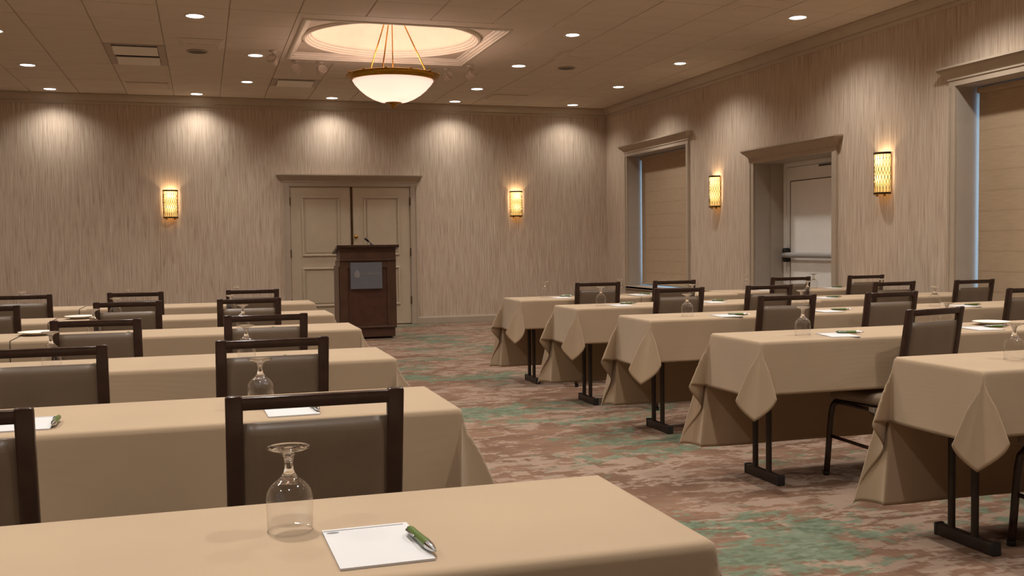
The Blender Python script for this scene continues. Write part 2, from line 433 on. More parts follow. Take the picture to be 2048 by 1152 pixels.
for k in range(3):
    q = R(60+120*k); l = bpy.data.lights.new('bulb', 'POINT'); l.energy = 8; l.color = (1, .76, .66); l.shadow_soft_size = .035
    lo = link('bulb_light', l, ch); lo.location = (.14*math.cos(q), .14*math.sin(q), .24)
    MB().lathe([(0, -.05), (.02, -.04), (.028, -.02), (.012, .015), (.012, .03)], 12, (.14*math.cos(q), .14*math.sin(q), .19)).build('lamp_holder', 'brass', ch, smooth=True)

# ------------------------------------------------------------------ downlights
dl_trim = MB().lathe([(.078, .002), (.096, -.002), (.100, .004), (.078, .012)], 32).mesh('trim_ring', 'moulding', smooth=True)
dl_lens = MB().lathe([(0, .003), (.05, .002), (.080, .004)], 32).mesh('lens', 'lamp_lens', smooth=True)
def downlight(x, y, label, group='recessed ceiling downlights', power=1.):
    t = thing('downlight', label, 'ceiling light', (x, y, ZC-.004), 0, group)
    link('trim_ring', dl_trim, t); link('lens', dl_lens, t)
    l = bpy.data.lights.new('beam', 'SPOT'); l.energy = DOWNLIGHT_W*power; l.color = LAMP_COL; l.spot_size = R(136); l.spot_blend = 1.; l.shadow_soft_size = .055
    o = link('beam', l, t); o.location = (0, 0, -.012)
DL = [(-1.88, 14.45, 'leftmost downlight of the row along the back wall'), (-.036, 14.49, 'downlight near the back wall above the left wall sconce'),
      (1.81, 14.47, 'downlight near the back wall above the double door, left of the bowl'), (3.61, 14.43, 'downlight near the back wall just right of the bowl lamp'),
      (5.457, 14.41, 'rightmost downlight of the row along the back wall'),
      (-1.87, 12.64, 'downlight at the far left edge of the photo'), (-.02, 9.64, 'biggest downlight at upper left, right of the double air vent'),
      (.604, 11.45, 'downlight left of the square recess beside a swivel spotlight'), (.588, 13.3, 'downlight left of the single air vent, behind the recess'),
      (3.616, 13.21, 'second downlight behind the bowl lamp on its right'), (3.637, 11.40, 'downlight right of the square recess, level with its far edge'),
      (3.638, 9.59, 'large downlight right of the square recess, level with its near edge'),
      (5.447, 12.62, 'farther of the downlights along the right wall, second from the corner'), (5.455, 10.80, 'downlight along the right wall above the near edge of the first window'),
      (5.444, 8.33, 'nearest visible downlight along the right wall, upper right')]
for x, y, lab in DL: downlight(x, y, lab, power=.36 if y > 14 else (.7 if x > 5 else 1.))
for x, y in [(5.45, 6.5), (5.45, 4.7), (5.45, 2.9), (3.63, 7.75), (3.63, 5.9), (3.63, 4.0), (3.63, 2.2), (3.63, .4), (1.8, 7.4), (1.8, 5.4), (1.8, 3.5), (1.8, 1.6),
             (-.02, 7.75), (-.02, 5.9), (-.02, 4.0), (-.02, 2.2), (-.02, .4), (-1.88, 10.75), (-1.88, 8.9), (-1.88, 7.0), (-1.88, 5.0), (-1.88, 3.0), (-1.88, 1.0),
             (-3.7, 14.4), (-3.7, 10.8), (-3.7, 6.8), (-3.7, 2.8)]:
    downlight(x, y, 'recessed downlight in the part of the ceiling outside the photo', 'downlights outside the photo')

# ------------------------------------------------------------------ ceiling vents, panels, speakers, swivel spots
def cellc(i, j): return GX0+(i+.5)*TG, GY0+(j+.5)*TG
def vent(i, j, n, label):
    x, y = cellc(i, j); L = TG*n
    t = thing('air_vent', label, 'air vent', (x, y+(n-1)*TG/2, ZC), 0, 'square ceiling air vents')
    h = TG/2; hy = L/2
    MB().box(-h+.004, -h+.075, -hy+.004, hy-.004, -.004, .03).box(h-.075, h-.004, -hy+.004, hy-.004, -.004, .03).box(-h+.075, h-.075, -hy+.004, -hy+.05, -.004, .03).box(-h+.075, h-.075, hy-.05, hy-.004, -.004, .03).build('frame', 'grid', t, bevel=.003)
    MB().box(-h+.02, h-.02, -hy+.02, hy-.02, .09, .1).box(-h+.02, -h+.03, -hy+.02, hy-.02, .03, .1).box(h-.03, h-.02, -hy+.02, hy-.02, .03, .1).box(-h+.02, h-.02, -hy+.02, -hy+.03, .03, .1).box(-h+.02, h-.02, hy-.03, hy-.02, .03, .1).build('duct_box', 'void', t)
    for k in range(n):
        yc = -hy+TG*(k+.5)
        M = Matrix.Translation((0, yc-.01, -.010)) @ Matrix.Rotation(R(-4), 4, 'X')
        MB().box(-h+.078, h-.078, -TG/2+.15, TG/2-.12, -.005, .005, M).build('blade', 'moulding', t, bevel=.002)
        if k: MB().box(-h+.075, h-.075, -hy+TG*k-.03, -hy+TG*k+.03, -.004, .03).build('cross_bar', 'grid', t)
vent(2, 1, 2, 'double white air vent in the ceiling at upper left')
vent(5, 4, 1, 'single air vent just behind the square recess, left of the bowl')
def apanel(i, j, label):
    x, y = cellc(i, j); t = thing('access_panel', label, 'ceiling panel', (x, y, ZC)); h = TG/2
    MB().box(-h+.006, h-.006, -h+.006, h-.006, .0, .014).build('tile_body', 'tile', t, bevel=.003)
    MB().box(-h+.05, h-.05, -h+.06, h-.10, -.010, .0).build('raised_plate', 'slot_panel', t, bevel=.004)
apanel(2, 5, 'slightly lowered ceiling panel near the back wall at left'); apanel(10, 5, 'slightly lowered ceiling panel behind the recess at right')
def shallow(x, y, w_, d_, label):
    t = thing('sprinkler_panel', label, 'ceiling panel', (x, y, ZC-.0015))
    MB().hexa([(-w_*.38, -d_*.3, -.028), (w_*.38, -d_*.3, -.028), (w_*.38, d_*.3, -.028), (-w_*.38, d_*.3, -.028)], [(-w_/2, -d_/2, 0), (w_/2, -d_/2, 0), (w_/2, d_/2, 0), (-w_/2, d_/2, 0)]).build('cover', 'tile', t, bevel=.003)
    MB().box(-w_*.3, w_*.3, -d_*.2, d_*.2, -.031, -.028).build('slot_plate', 'slot_panel', t)
shallow(.03, 10.88, .46, .46, 'tapered square diffuser right of the double air vent'); shallow(4.09, 10.62, .46, .46, 'tapered square diffuser in the ceiling right of the recess')
shallow(1.80, 13.0, .46, .46, 'tapered square diffuser behind the bowl lamp'); shallow(4.75, 8.0, .46, .46, 'tapered square diffuser at the top edge, right of centre')
def speaker(x, y, label):
    t = thing('ceiling_speaker', label, 'speaker', (x, y, ZC-.0015), 0, 'round ceiling speakers')
    MB().lathe([(.105, 0), (.112, -.006), (.100, -.010)], 32).build('rim', 'slot_panel', t, smooth=True)
    MB().lathe([(0, -.006), (.06, -.007), (.101, -.009)], 32).build('grille', 'underlay', t, smooth=True)
speaker(-.007, 11.335, 'round ceiling speaker near the double air vent'); speaker(4.23, 11.365, 'round ceiling speaker right of the recess')
def spot(x, y, az, label):
    t = thing('swivel_spotlight', label, 'spotlight', (x, y, ZC), R(az), 'swivel spotlights round the recess')
    MB().lathe([(0, 0), (.035, 0), (.035, -.012), (.02, -.02), (0, -.02)], 20, (0, 0, -.001)).build('mount', 'spot_grey', t, smooth=True)
    MB().tube([(0, 0, -.015), (0, 0, -.045), (.0, .02, -.06)], .008, 8).build('stem', 'spot_grey', t, smooth=True)
    MB().tube([(-.055, .02, -.115), (-.055, .02, -.075), (-.035, .02, -.06), (.035, .02, -.06), (.055, .02, -.075), (.055, .02, -.115)], .007, 6).build('yoke', 'spot_grey', t, smooth=True)
    M = Matrix.Translation((0, .02, -.115)) @ Matrix.Rotation(R(-62), 4, 'X')
    h = MB().lathe([(0, -.06), (.03, -.058), (.042, -.04), (.05, .03), (.056, .05), (.052, .055), (.044, .045)], 24, M=M).build('head', 'spot_grey', t, smooth=True)
    MB().lathe([(0, .035), (.03, .038), (.046, .046)], 20, M=M).build('lens', 'lens_glass', h, smooth=True)
spot(.773, 11.13, 160, 'swivel spotlight left of the recess, next to a downlight')
spot(1.06, 11.66, 170, 'left one of two swivel spotlights at the far edge of the recess'); spot(1.34, 11.66, 190, 'right one of two swivel spotlights at the far edge of the recess')
spot(2.55, 11.66, 150, 'swivel spotlight half hidden by the right pendant rod'); spot(2.84, 11.74, 200, 'swivel spotlight just right of the pendant rods'); spot(3.06, 11.50, 210, 'swivel spotlight at the far right corner of the recess')

# ------------------------------------------------------------------ door and window surrounds
HEADP = [(0, 0), (.022, 0), (.022, .045), (.032, .05), (.032, .065), (.06, .10), (.09, .125), (.095, .14), (.108, .143), (.108, .16), (0, .16)]
def header(prnt, p0, p1, ax, ret=True):
    """cornice with mitred returns: p0-p1 along wall, ax outwards"""
    p0, p1, ax = Vector(p0), Vector(p1), Vector(ax); d = (p1-p0).normalized(); n = len(HEADP); vs = []
    for base, s in ((p0, -1), (p1, 1)):
        for a, b in HEADP: vs.append(base+ax*a+d*s*max(0, a-.022)+Vector((0, 0, b)))
    for base, s in ((p0, -1), (p1, 1)):
        for a, b in HEADP: vs.append(base+d*s*max(0, a-.022)+Vector((0, 0, b)))
    fs = [(i, (i+1) % n, n+(i+1) % n, n+i) for i in range(n)]
    fs += [(i, 2*n+i, 2*n+(i+1) % n, (i+1) % n) for i in range(n-1)]+[(n+i, n+(i+1) % n, 3*n+(i+1) % n, 3*n+i) for i in range(n-1)]
    return MB().add(vs, fs).build('cornice', 'trim', prnt, auto=30)

# double door
dd = struct(MB().box(BX0-.006, BX1+.006, D+.12, D+.2, 0, BZ1).build('door_1', 'void'))
MB().box(BX0-.088, BX0, D-.024, D, 0, BZ1+.01).box(BX0-.088, BX0-.07, D-.034, D-.024, 0, BZ1+.01).build('casing', 'trim', dd, bevel=.003)
MB().box(BX1, BX1+.088, D-.024, D, 0, BZ1+.01).box(BX1+.07, BX1+.088, D-.034, D-.024, 0, BZ1+.01).build('casing', 'trim', dd, bevel=.003)
header(dd, (BX0-.088, D, BZ1), (BX1+.088, D, BZ1), (0, -1, 0))
MB().box(BX0-.005, BX0+.012, D-.02, D+.12, 0, BZ1).box(BX1-.012, BX1+.005, D-.02, D+.12, 0, BZ1).box(BX0, BX1, D-.02, D+.12, BZ1-.012, BZ1).build('door_frame', 'trim', dd)
xm = 2.107
def leaf(x0, x1):
    l = MB().box(x0, x1, D+.004, D+.05, .012, BZ1-.014).build('door_leaf', 'door_paint', dd, bevel=.002)
    wd = x1-x0; a, b = x0+.165, x1-.165
    for z0, z1 in ((1.04, 1.914), (.30, .874)):
        mo = MB()
        for q in ((a, b, z1-.028, z1), (a, b, z0, z0+.028), (a, a+.028, z0+.028, z1-.028), (b-.028, b, z0+.028, z1-.028)): mo.box(q[0], q[1], D-.012, D+.004, q[2], q[3])
        mo.build('panel_moulding', 'door_paint', l, bevel=.007, seg=2)
        MB().box(a+.05, b-.05, D-.003, D+.004, z0+.05, z1-.05).build('raised_panel', 'door_paint', l, bevel=.003)
    return l
lf = leaf(BX0+.014, xm-.012); rf = leaf(xm+.014, BX1-.014)
MB().box(xm-.018, xm+.016, D-.004, D+.012, .012, BZ1-.014).build('astragal', 'bronze', dd, bevel=.002)
M = Matrix.Translation((xm+.06, D+.004, 1.32)) @ Matrix.Rotation(R(90), 4, 'X')
MB().lathe([(.026, 0), (.026, .006), (.010, .010), (.010, .03), (.022, .038), (.022, .05), (0, .056)], 20, M=M).build('door_knob', 'brass', rf, smooth=True)
for l, x in ((lf, BX0+.010), (rf, BX1-.010)):
    for z in (1.78, 1.02, .30): MB().tube([(x, D-.012, z), (x, D-.012, z+.12)], .010, 8).box(x-.012, x+.012, D-.012, D+.004, z, z+.12).build('hinge', 'hinge', l, smooth=False)

def window(name, q, near_visible):
    y0, y1, z0, z1 = q
    o = struct(MB().box(XR+.40, XR+.44, y0, y0+.06, z0, z1).box(XR+.40, XR+.44, y1-.06, y1, z0, z1).box(XR+.40, XR+.44, y0+.06, y1-.06, z0, z0+.06).box(XR+.40, XR+.44, y0+.06, y1-.06, z1-.06, z1).box(XR+.40, XR+.44, (y0+y1)/2-.03, (y0+y1)/2+.03, z0+.06, z1-.06).build(name, 'window_frame'))
    for a, b in ((y0+.06, (y0+y1)/2-.03), ((y0+y1)/2+.03, y1-.06)): MB().box(XR+.417, XR+.423, a, b, z0+.06, z1-.06).build('pane', 'pane', o)
    # plaster reveals
    MB().box(XR-.001, XR+.40, y1-.004, y1-.0005, z0, z1).build('reveal', 'jamb', o); MB().box(XR-.001, XR+.40, y0+.0005, y0+.004, z0, z1).build('reveal', 'jamb', o); MB().box(XR-.001, XR+.40, y0+.004, y1-.004, z1-.004, z1-.0005).build('reveal', 'jamb', o)
    for a, b in ((y0-.075, y0), (y1, y1+.075)):
        MB().box(XR-.022, XR, a, b, z0-.02, z1).build('casing', 'trim', o, bevel=.004)
        MB().box(XR-.030, XR-.022, a+(.055 if a > y0-.01 else 0), a+(.075 if a > y0-.01 else .02), z0-.02, z1).build('casing_bead', 'trim', o, bevel=.003)
    header(o, (XR, y0-.075, z1), (XR, y1+.075, z1), (-1, 0, 0))
    MB().box(XR-.06, XR+.40, y0-.10, y1+.10, z0-.03, z0) if False else None
    MB().box(XR-.055, XR+.40, y0+.005, y1-.005, z0-.03, z0+.006).box(XR-.055, XR-.001, y0-.10, y1+.10, z0-.035, z0+.0055).build('window_sill', 'trim', o, bevel=.005)
    MB().box(XR-.02, XR, y0-.07, y1+.07, z0-.11, z0-.035).build('apron', 'trim', o, bevel=.003)
    return o
w1 = window('window_1', W1, True); w2 = window('window_2', W2, False)
def blind(q, label):
    y0, y1, z0, z1 = q; gp = .023; xb = XR+.215
    t = thing('roller_blind', label, 'window blind', (xb, (y0+y1)/2, z1), 0, 'tan fabric blinds in the windows')
    hw = (y1-y0)/2-gp; H_ = z1-z0-.034
    MB().box(-.03, .035, -hw, hw, -.06, -.012).build('headrail', 'blind', t, bevel=.008)
    nseg = 11; zs = [-.04-(H_-.04)*k/nseg for k in range(nseg+1)]
    for k in range(nseg):
        # each fold bellies a little into the room at its hem
        za, zb = zs[k], zs[k+1]
        prof = [(0, za), (-.0002, za-.5*(za-zb)), (-.0005, zb+.02), (-.0006, zb+.001), (-.0004, zb), (.0, zb), (.002, za)]
        MB().prism(prof, (0, -hw, 0), (0, hw, 0), (1, 0, 0), (0, 0, 1)).build('fold', 'blind', t, auto=40)
    MB().box(-.012, .006, -hw, hw, -H_-.002, -H_+.02).build('hem_bar', 'blind', t, bevel=.004)
blind(W1, 'tan fabric blind in the farther window near the room corner'); blind(W2, 'tan fabric blind in the nearer window at the right edge')

# exit door in its deep recess
y0, y1, z0, z1 = DR; XD = XR+.36
ed = struct(MB().box(XD+.045, XD+.09, y0, y1, 0, z1).build('door_2', 'white_door'))
MB().box(XR-.001, XR+.20, y1-.004, y1-.0005, 0, z1).build('reveal', 'jamb', ed); MB().box(XR-.001, XR+.36, y0+.0005, y0+.004, 0, z1).build('reveal', 'jamb', ed); MB().box(XR-.001, XR+.36, y0+.004, y1-.004, z1-.004, z1-.0005).build('reveal', 'jamb', ed)
MB().box(XR+.20, XR+.36, y1-.03, y1-.0005, 0, z1-.004).build('reveal_return', 'jamb', ed)
for a, b in ((y0-.085, y0), (y1, y1+.085)):
    MB().box(XR-.022, XR, a, b, 0, z1).build('casing', 'trim', ed, bevel=.004)
    MB().box(XR-.030, XR-.022, a+(.06 if a > y0-.01 else 0), a+(.085 if a > y0-.01 else .025), 0, z1).build('casing_bead', 'trim', ed, bevel=.003)
header(ed, (XR, y0-.085, z1), (XR, y1+.085, z1), (-1, 0, 0))
ya, yb = y0+.03, y1-.03
MB().box(XD, XD+.06, yb-.06, yb, 0, z1).box(XD, XD+.06, ya, ya+.06, 0, z1).box(XD, XD+.06, ya+.06, yb-.06, z1-.05, z1).build('door_frame', 'white_door', ed, bevel=.004)
lv = MB().box(XD+.012, XD+.05, ya+.063, yb-.063, .01, z1-.055).build('door_leaf', 'white_door', ed, bevel=.003)
pm = MB(); pa, pb, pz0, pz1 = ya+.2, yb-.145, .25, 1.87
MB().box(XD+.006, XD+.013, pa, pb, pz0, pz1).build('raised_panel', 'white_door', lv, bevel=.003)
MB().box(XD+.004, XD+.0115, pb, pb+.009, pz0, pz1+.009).box(XD+.004, XD+.0115, pa, pb, pz1, pz1+.009).build('panel_groove', 'hinge', lv)
MB().box(XD-.004, XD+.007, pa+.04, pb-.04, .3, .93).build('kick_panel', 'white_door', lv, bevel=.003)
# panic bar
zb_ = 1.02; e0, e1 = ya+.12, yb-.105
MB().tube([(XD-.055, e0, zb_), (XD-.055, e1, zb_)], .031, 16).build('panic_bar', 'bar_grey', lv, auto=40)
for e in (e0, e1):
    MB().prism([(-.014, -.082), (.014, -.082), (.026, -.05), (.026, .05), (.014, .082), (-.014, .082), (-.026, .05), (-.026, -.05)], (XD+.012, e, zb_), (XD-.07, e, zb_), (0, 1, 0), (0, 0, 1)).build('end_cap', 'black_plastic', lv, bevel=.008)
# door closer
MB().box(XD-.05, XD+.012, ya+.10, ya+.42, 1.895, 1.955).build('closer_body', 'bar_grey', lv, bevel=.008)
MB().box(XD-.09, XD-.075, ya+.18, ya+.62, 1.995, 2.015).box(XD-.10, XD+.0, ya+.14, ya+.24, 1.97, 2.03).build('closer_arm', 'metal_brown', lv, bevel=.004)

# ------------------------------------------------------------------ wall sconces
def sconce(loc, rz, label):
    t = thing('wall_sconce', label, 'wall lamp', loc, rz, 'amber wall sconces')     # local -y points into the room
    H2, r = .20, .085
    MB().box(-.085, .085, -.012, .0, -H2+.02, H2-.02).build('backplate', 'bronze', t, bevel=.004)
    # fluted half-round glass
    n = 44; vs = []
    for z in (-H2+.012, H2-.012):
        for k in range(n+1):
            q = PI+PI*k/n; rr = r*(1+.028*math.cos(k*PI*2/4)); vs.append((rr*1.06*math.cos(q), -.014+rr*math.sin(q), z))
    MB().add(vs, [(k, k+1, n+2+k, n+1+k) for k in range(n)]).build('glass_shade', 'amber_glass', t, smooth=True)
    for s, z in (('top_band', H2-.012), ('bottom_band', -H2+.012)):
        mb = MB(); ro, ri = r*1.12, r*1.03; n2 = 24; vs = []
        for rr, zz in ((ro, -.010), (ro, .010), (ri, .010), (ri, -.010)):
            for k in range(n2+1):
                q = PI+PI*k/n2; vs.append((rr*1.06*math.cos(q), -.014+rr*math.sin(q), z+zz))
        m_ = n2+1
        mb.add(vs, [(a*m_+k, a*m_+k+1, ((a+1) % 4)*m_+k+1, ((a+1) % 4)*m_+k) for a in range(4) for k in range(n2)]); mb.build(s, 'bronze', t, auto=40)
    mb = MB(); nw = 10
    for k in range(nw):
        for s in (-1, 1):
            pts = []
            for i in range(25):
                z = -H2+.02+(2*H2-.04)*i/24; u = (k+.5)/nw; zz = z/H2
                am = .5/nw*max(0, 1-abs(zz)**2*1.6); uu = u+s*am*math.sin(zz*PI*2.6)
                q = PI+PI*uu; pts.append((r*1.10*math.cos(q), -.014+r*1.05*math.sin(q), z))
            mb.tube(pts, .0026, 4, False)
    mb.build('wire_lattice', 'bronze', t)
    for s in (-1, 1):
        q = MB().lathe([(0, -.014), (.012, -.014), (.012, .012), (0, .014)], 12, (s*.055, -.05, -H2+.0)).build('foot_knob', 'brass', t, smooth=True)
    for z in (.11, -.06):
        MB().lathe([(.012, -.03), (.012, 0), (0, .004)], 12, (0, -.045, z-.02)).build('bulb_socket', 'brass', t)
        l = bpy.data.lights.new('bulb', 'POINT'); l.energy = 3.4 if z > 0 else 2.0; l.color = (1, .78, .50); l.shadow_soft_size = .016
        o = link('bulb_light', l, t); o.location = (0, -.046, z+.01)
sconce((-.422, D, 1.80), 0, 'amber wall sconce left of the double door')
sconce((4.65, D, 1.805), 0, 'amber wall sconce on the back wall right of the double door')
sconce((XR, 11.21, 1.81), R(-90), 'amber wall sconce between the farther window and the exit door')
sconce((XR, 7.99, 1.81), R(-90), 'amber wall sconce between the exit door and the nearer window')

# ------------------------------------------------------------------ lectern
lx0, lx1, ly0, ly1 = 1.633, 2.352, 12.62, 13.14
lect = thing('lectern', 'dark wooden lectern with a grey-blue sign in front of the double door', 'lectern', ((lx0+lx1)/2, (ly0+ly1)/2, 0))
hw = (lx1-lx0)/2; hd = (ly1-ly0)/2
MB().box(-hw+.02, hw-.02, -hd+.02, hd-.02, .022, .135).build('plinth', 'lectern_wood', lect, bevel=.004)
MB().box(-hw, hw, -hd, hd, .135, .165).build('base_moulding', 'lectern_wood', lect, bevel=.008)
MB().box(-hw+.01, hw-.01, -hd+.016, hd, .165, .995).build('body', 'lectern_panel', lect, bevel=.002)
for a, b in ((-hw+.002, -hw+.10), (hw-.12, hw-.002)): MB().box(a, b, -hd+.001, -hd+.016, .165, .995).build('stile', 'lectern_wood', lect, bevel=.004)
MB().box(-hw+.10, hw-.12, -hd+.004, -hd+.016, .905, .995).build('rail', 'lectern_wood', lect, bevel=.004)
for s in (-1, 1):
    x = s*(hw-.005); MB().hexa([(x-.012, -hd+.06, .20), (x+.012, -hd+.06, .20), (x+.012, hd+.02, .20), (x-.012, hd+.02, .20)], [(x-.012, -hd+.06, .93), (x+.012, -hd+.06, .93), (x+.012, hd+.02, .93), (x-.012, hd+.02, .93)]).build('side_panel', 'lectern_wood', lect, bevel=.005)
MB().box(-hw+.0, hw-.0, -hd-.012, hd-.16, .995, 1.018).build('neck_moulding', 'lectern_wood', lect, bevel=.006)
MB().box(-hw+.005, hw-.005, -hd+.0, hd-.17, 1.018, 1.165).build('head_box', 'lectern_wood', lect, bevel=.003)
MB().hexa([(-hw-.035, -hd-.04, 1.165), (hw+.035, -hd-.04, 1.165), (hw+.035, hd-.08, 1.08), (-hw-.035, hd-.08, 1.08)], [(-hw-.035, -hd-.04, 1.198), (hw+.035, -hd-.04, 1.198), (hw+.035, hd-.08, 1.113), (-hw-.035, hd-.08, 1.113)]).build('top', 'dark_wood', lect, bevel=.006)
for sx in (-1, 1):
    for sy in (-1, 1): MB().lathe([(0, 0), (.022, 0), (.022, .022), (0, .022)], 12, (sx*(hw-.07), sy*(hd-.07), 0)).build('glide', 'black_plastic', lect)
sg = MB().box(-.226, .176, -hd-.010, -hd+.003, .640, .975).build('sign_plate', 'sign_blue', lect, bevel=.002)
# emblem: a round leafy crown on a short trunk
em = []
for k in range(40):
    q = 2*PI*k/40; em.append((.036*math.cos(q)*(1+.05*math.cos(9*q)), .046*math.sin(q)*(1+.04*math.cos(9*q))+(.008 if math.sin(q) > .9 else 0)))
MB().prism(em, (-.142, -hd-.0125, .825), (-.142, -hd-.0095, .825), (1, 0, 0), (0, 0, 1)).build('emblem', 'sign_mark', sg)
def text_mesh(name, body, size, mat, parent, M, spacing=1.):
    c = bpy.data.curves.new(name, 'FONT'); c.body = body; c.size = size; c.extrude = .0006; c.space_character = spacing; c.align_y = 'CENTER'; c.resolution_u = 2
    o = bpy.data.objects.new(name, c); COL.objects.link(o); dg = bpy.context.evaluated_depsgraph_get()
    me = bpy.data.meshes.new_from_object(o.evaluated_get(dg)); bpy.data.objects.remove(o); me.transform(M); me.materials.append(MATS[mat])
    return link(name, me, parent)
text_mesh('lettering', 'DOUBLETREE', .042, 'sign_mark', sg, Matrix.Translation((-.095, -hd-.011, .832)) @ Matrix.Rotation(R(90), 4, 'X'), 1.05)
# microphone lying on the reading top
mic = thing('gooseneck_microphone', 'short black gooseneck microphone on the lectern top', 'microphone', (1.985, 12.64, 1.19))
MB().lathe([(0, 0), (.028, 0), (.026, .014), (.010, .022), (0, .022)], 18, (.06, .02, -.002)).build('base', 'black_plastic', mic, smooth=True)
MB().tube([(.06, .02, .015), (.045, .01, .035), (.02, -.005, .05)], .006, 8).build('neck', 'black_plastic', mic, smooth=True)
MB().tube([(.025, -.003, .046), (.010, -.01, .060), (-.022, -.025, .086), (-.03, -.028, .092)], [.008, .014, .016, .006], 12).build('capsule', 'black_plastic', mic, smooth=True)

# ------------------------------------------------------------------ tables and cloths
WT = .46
def table(x0, x1, yfar, label, insl=.19, insr=.19):
    """folding table; top spans x0..x1, depth WT ending at yfar"""
    cx = (x0+x1)/2; L = (x1-x0)/2
    t = thing('folding_table', label, 'table', (cx, yfar-WT/2, 0), 0, 'cloth-covered folding tables'); h = WT/2
    MB().box(-L+.012, L-.012, -h+.012, h-.012, T-.030, T-.006).build('tabletop', 'table_wood', t, bevel=.006)
    for s in (-1, 1):
        x = s*(L-(insl if s < 0 else insr)); yo = .075
        ft = MB().hexa([(x-.018, yo-.17, .0), (x+.018, yo-.17, .0), (x+.018, yo+.14, .0), (x-.018, yo+.14, .0)], [(x-.018, yo-.17, .048), (x+.018, yo-.17, .048), (x+.018, yo+.14, .048), (x-.018, yo+.14, .048)]).build('foot_bar', 'metal_brown', t, bevel=.005)
        for e in (-.17, .13): MB().box(x-.020, x+.020, yo+e-.004, yo+e+.012, 0, .051).build('end_cap', 'black_plastic', ft, bevel=.003)
        for y in (yo-.06, yo+.065): MB().tube([(x, y, .045), (x, y, T-.03)], .0145, 12).build('leg_post', 'metal_brown', t, auto=50)
        MB().box(x-.014, x+.014, -h+.03, h-.03, T-.062, T-.030).build('top_bar', 'metal_brown', t, bevel=.003)
        MB().tube([(x, yo+.0, T-.25), (x-s*.12, yo, T-.035)], .008, 8).build('folding_brace', 'metal_brown', t, smooth=True)
    return t

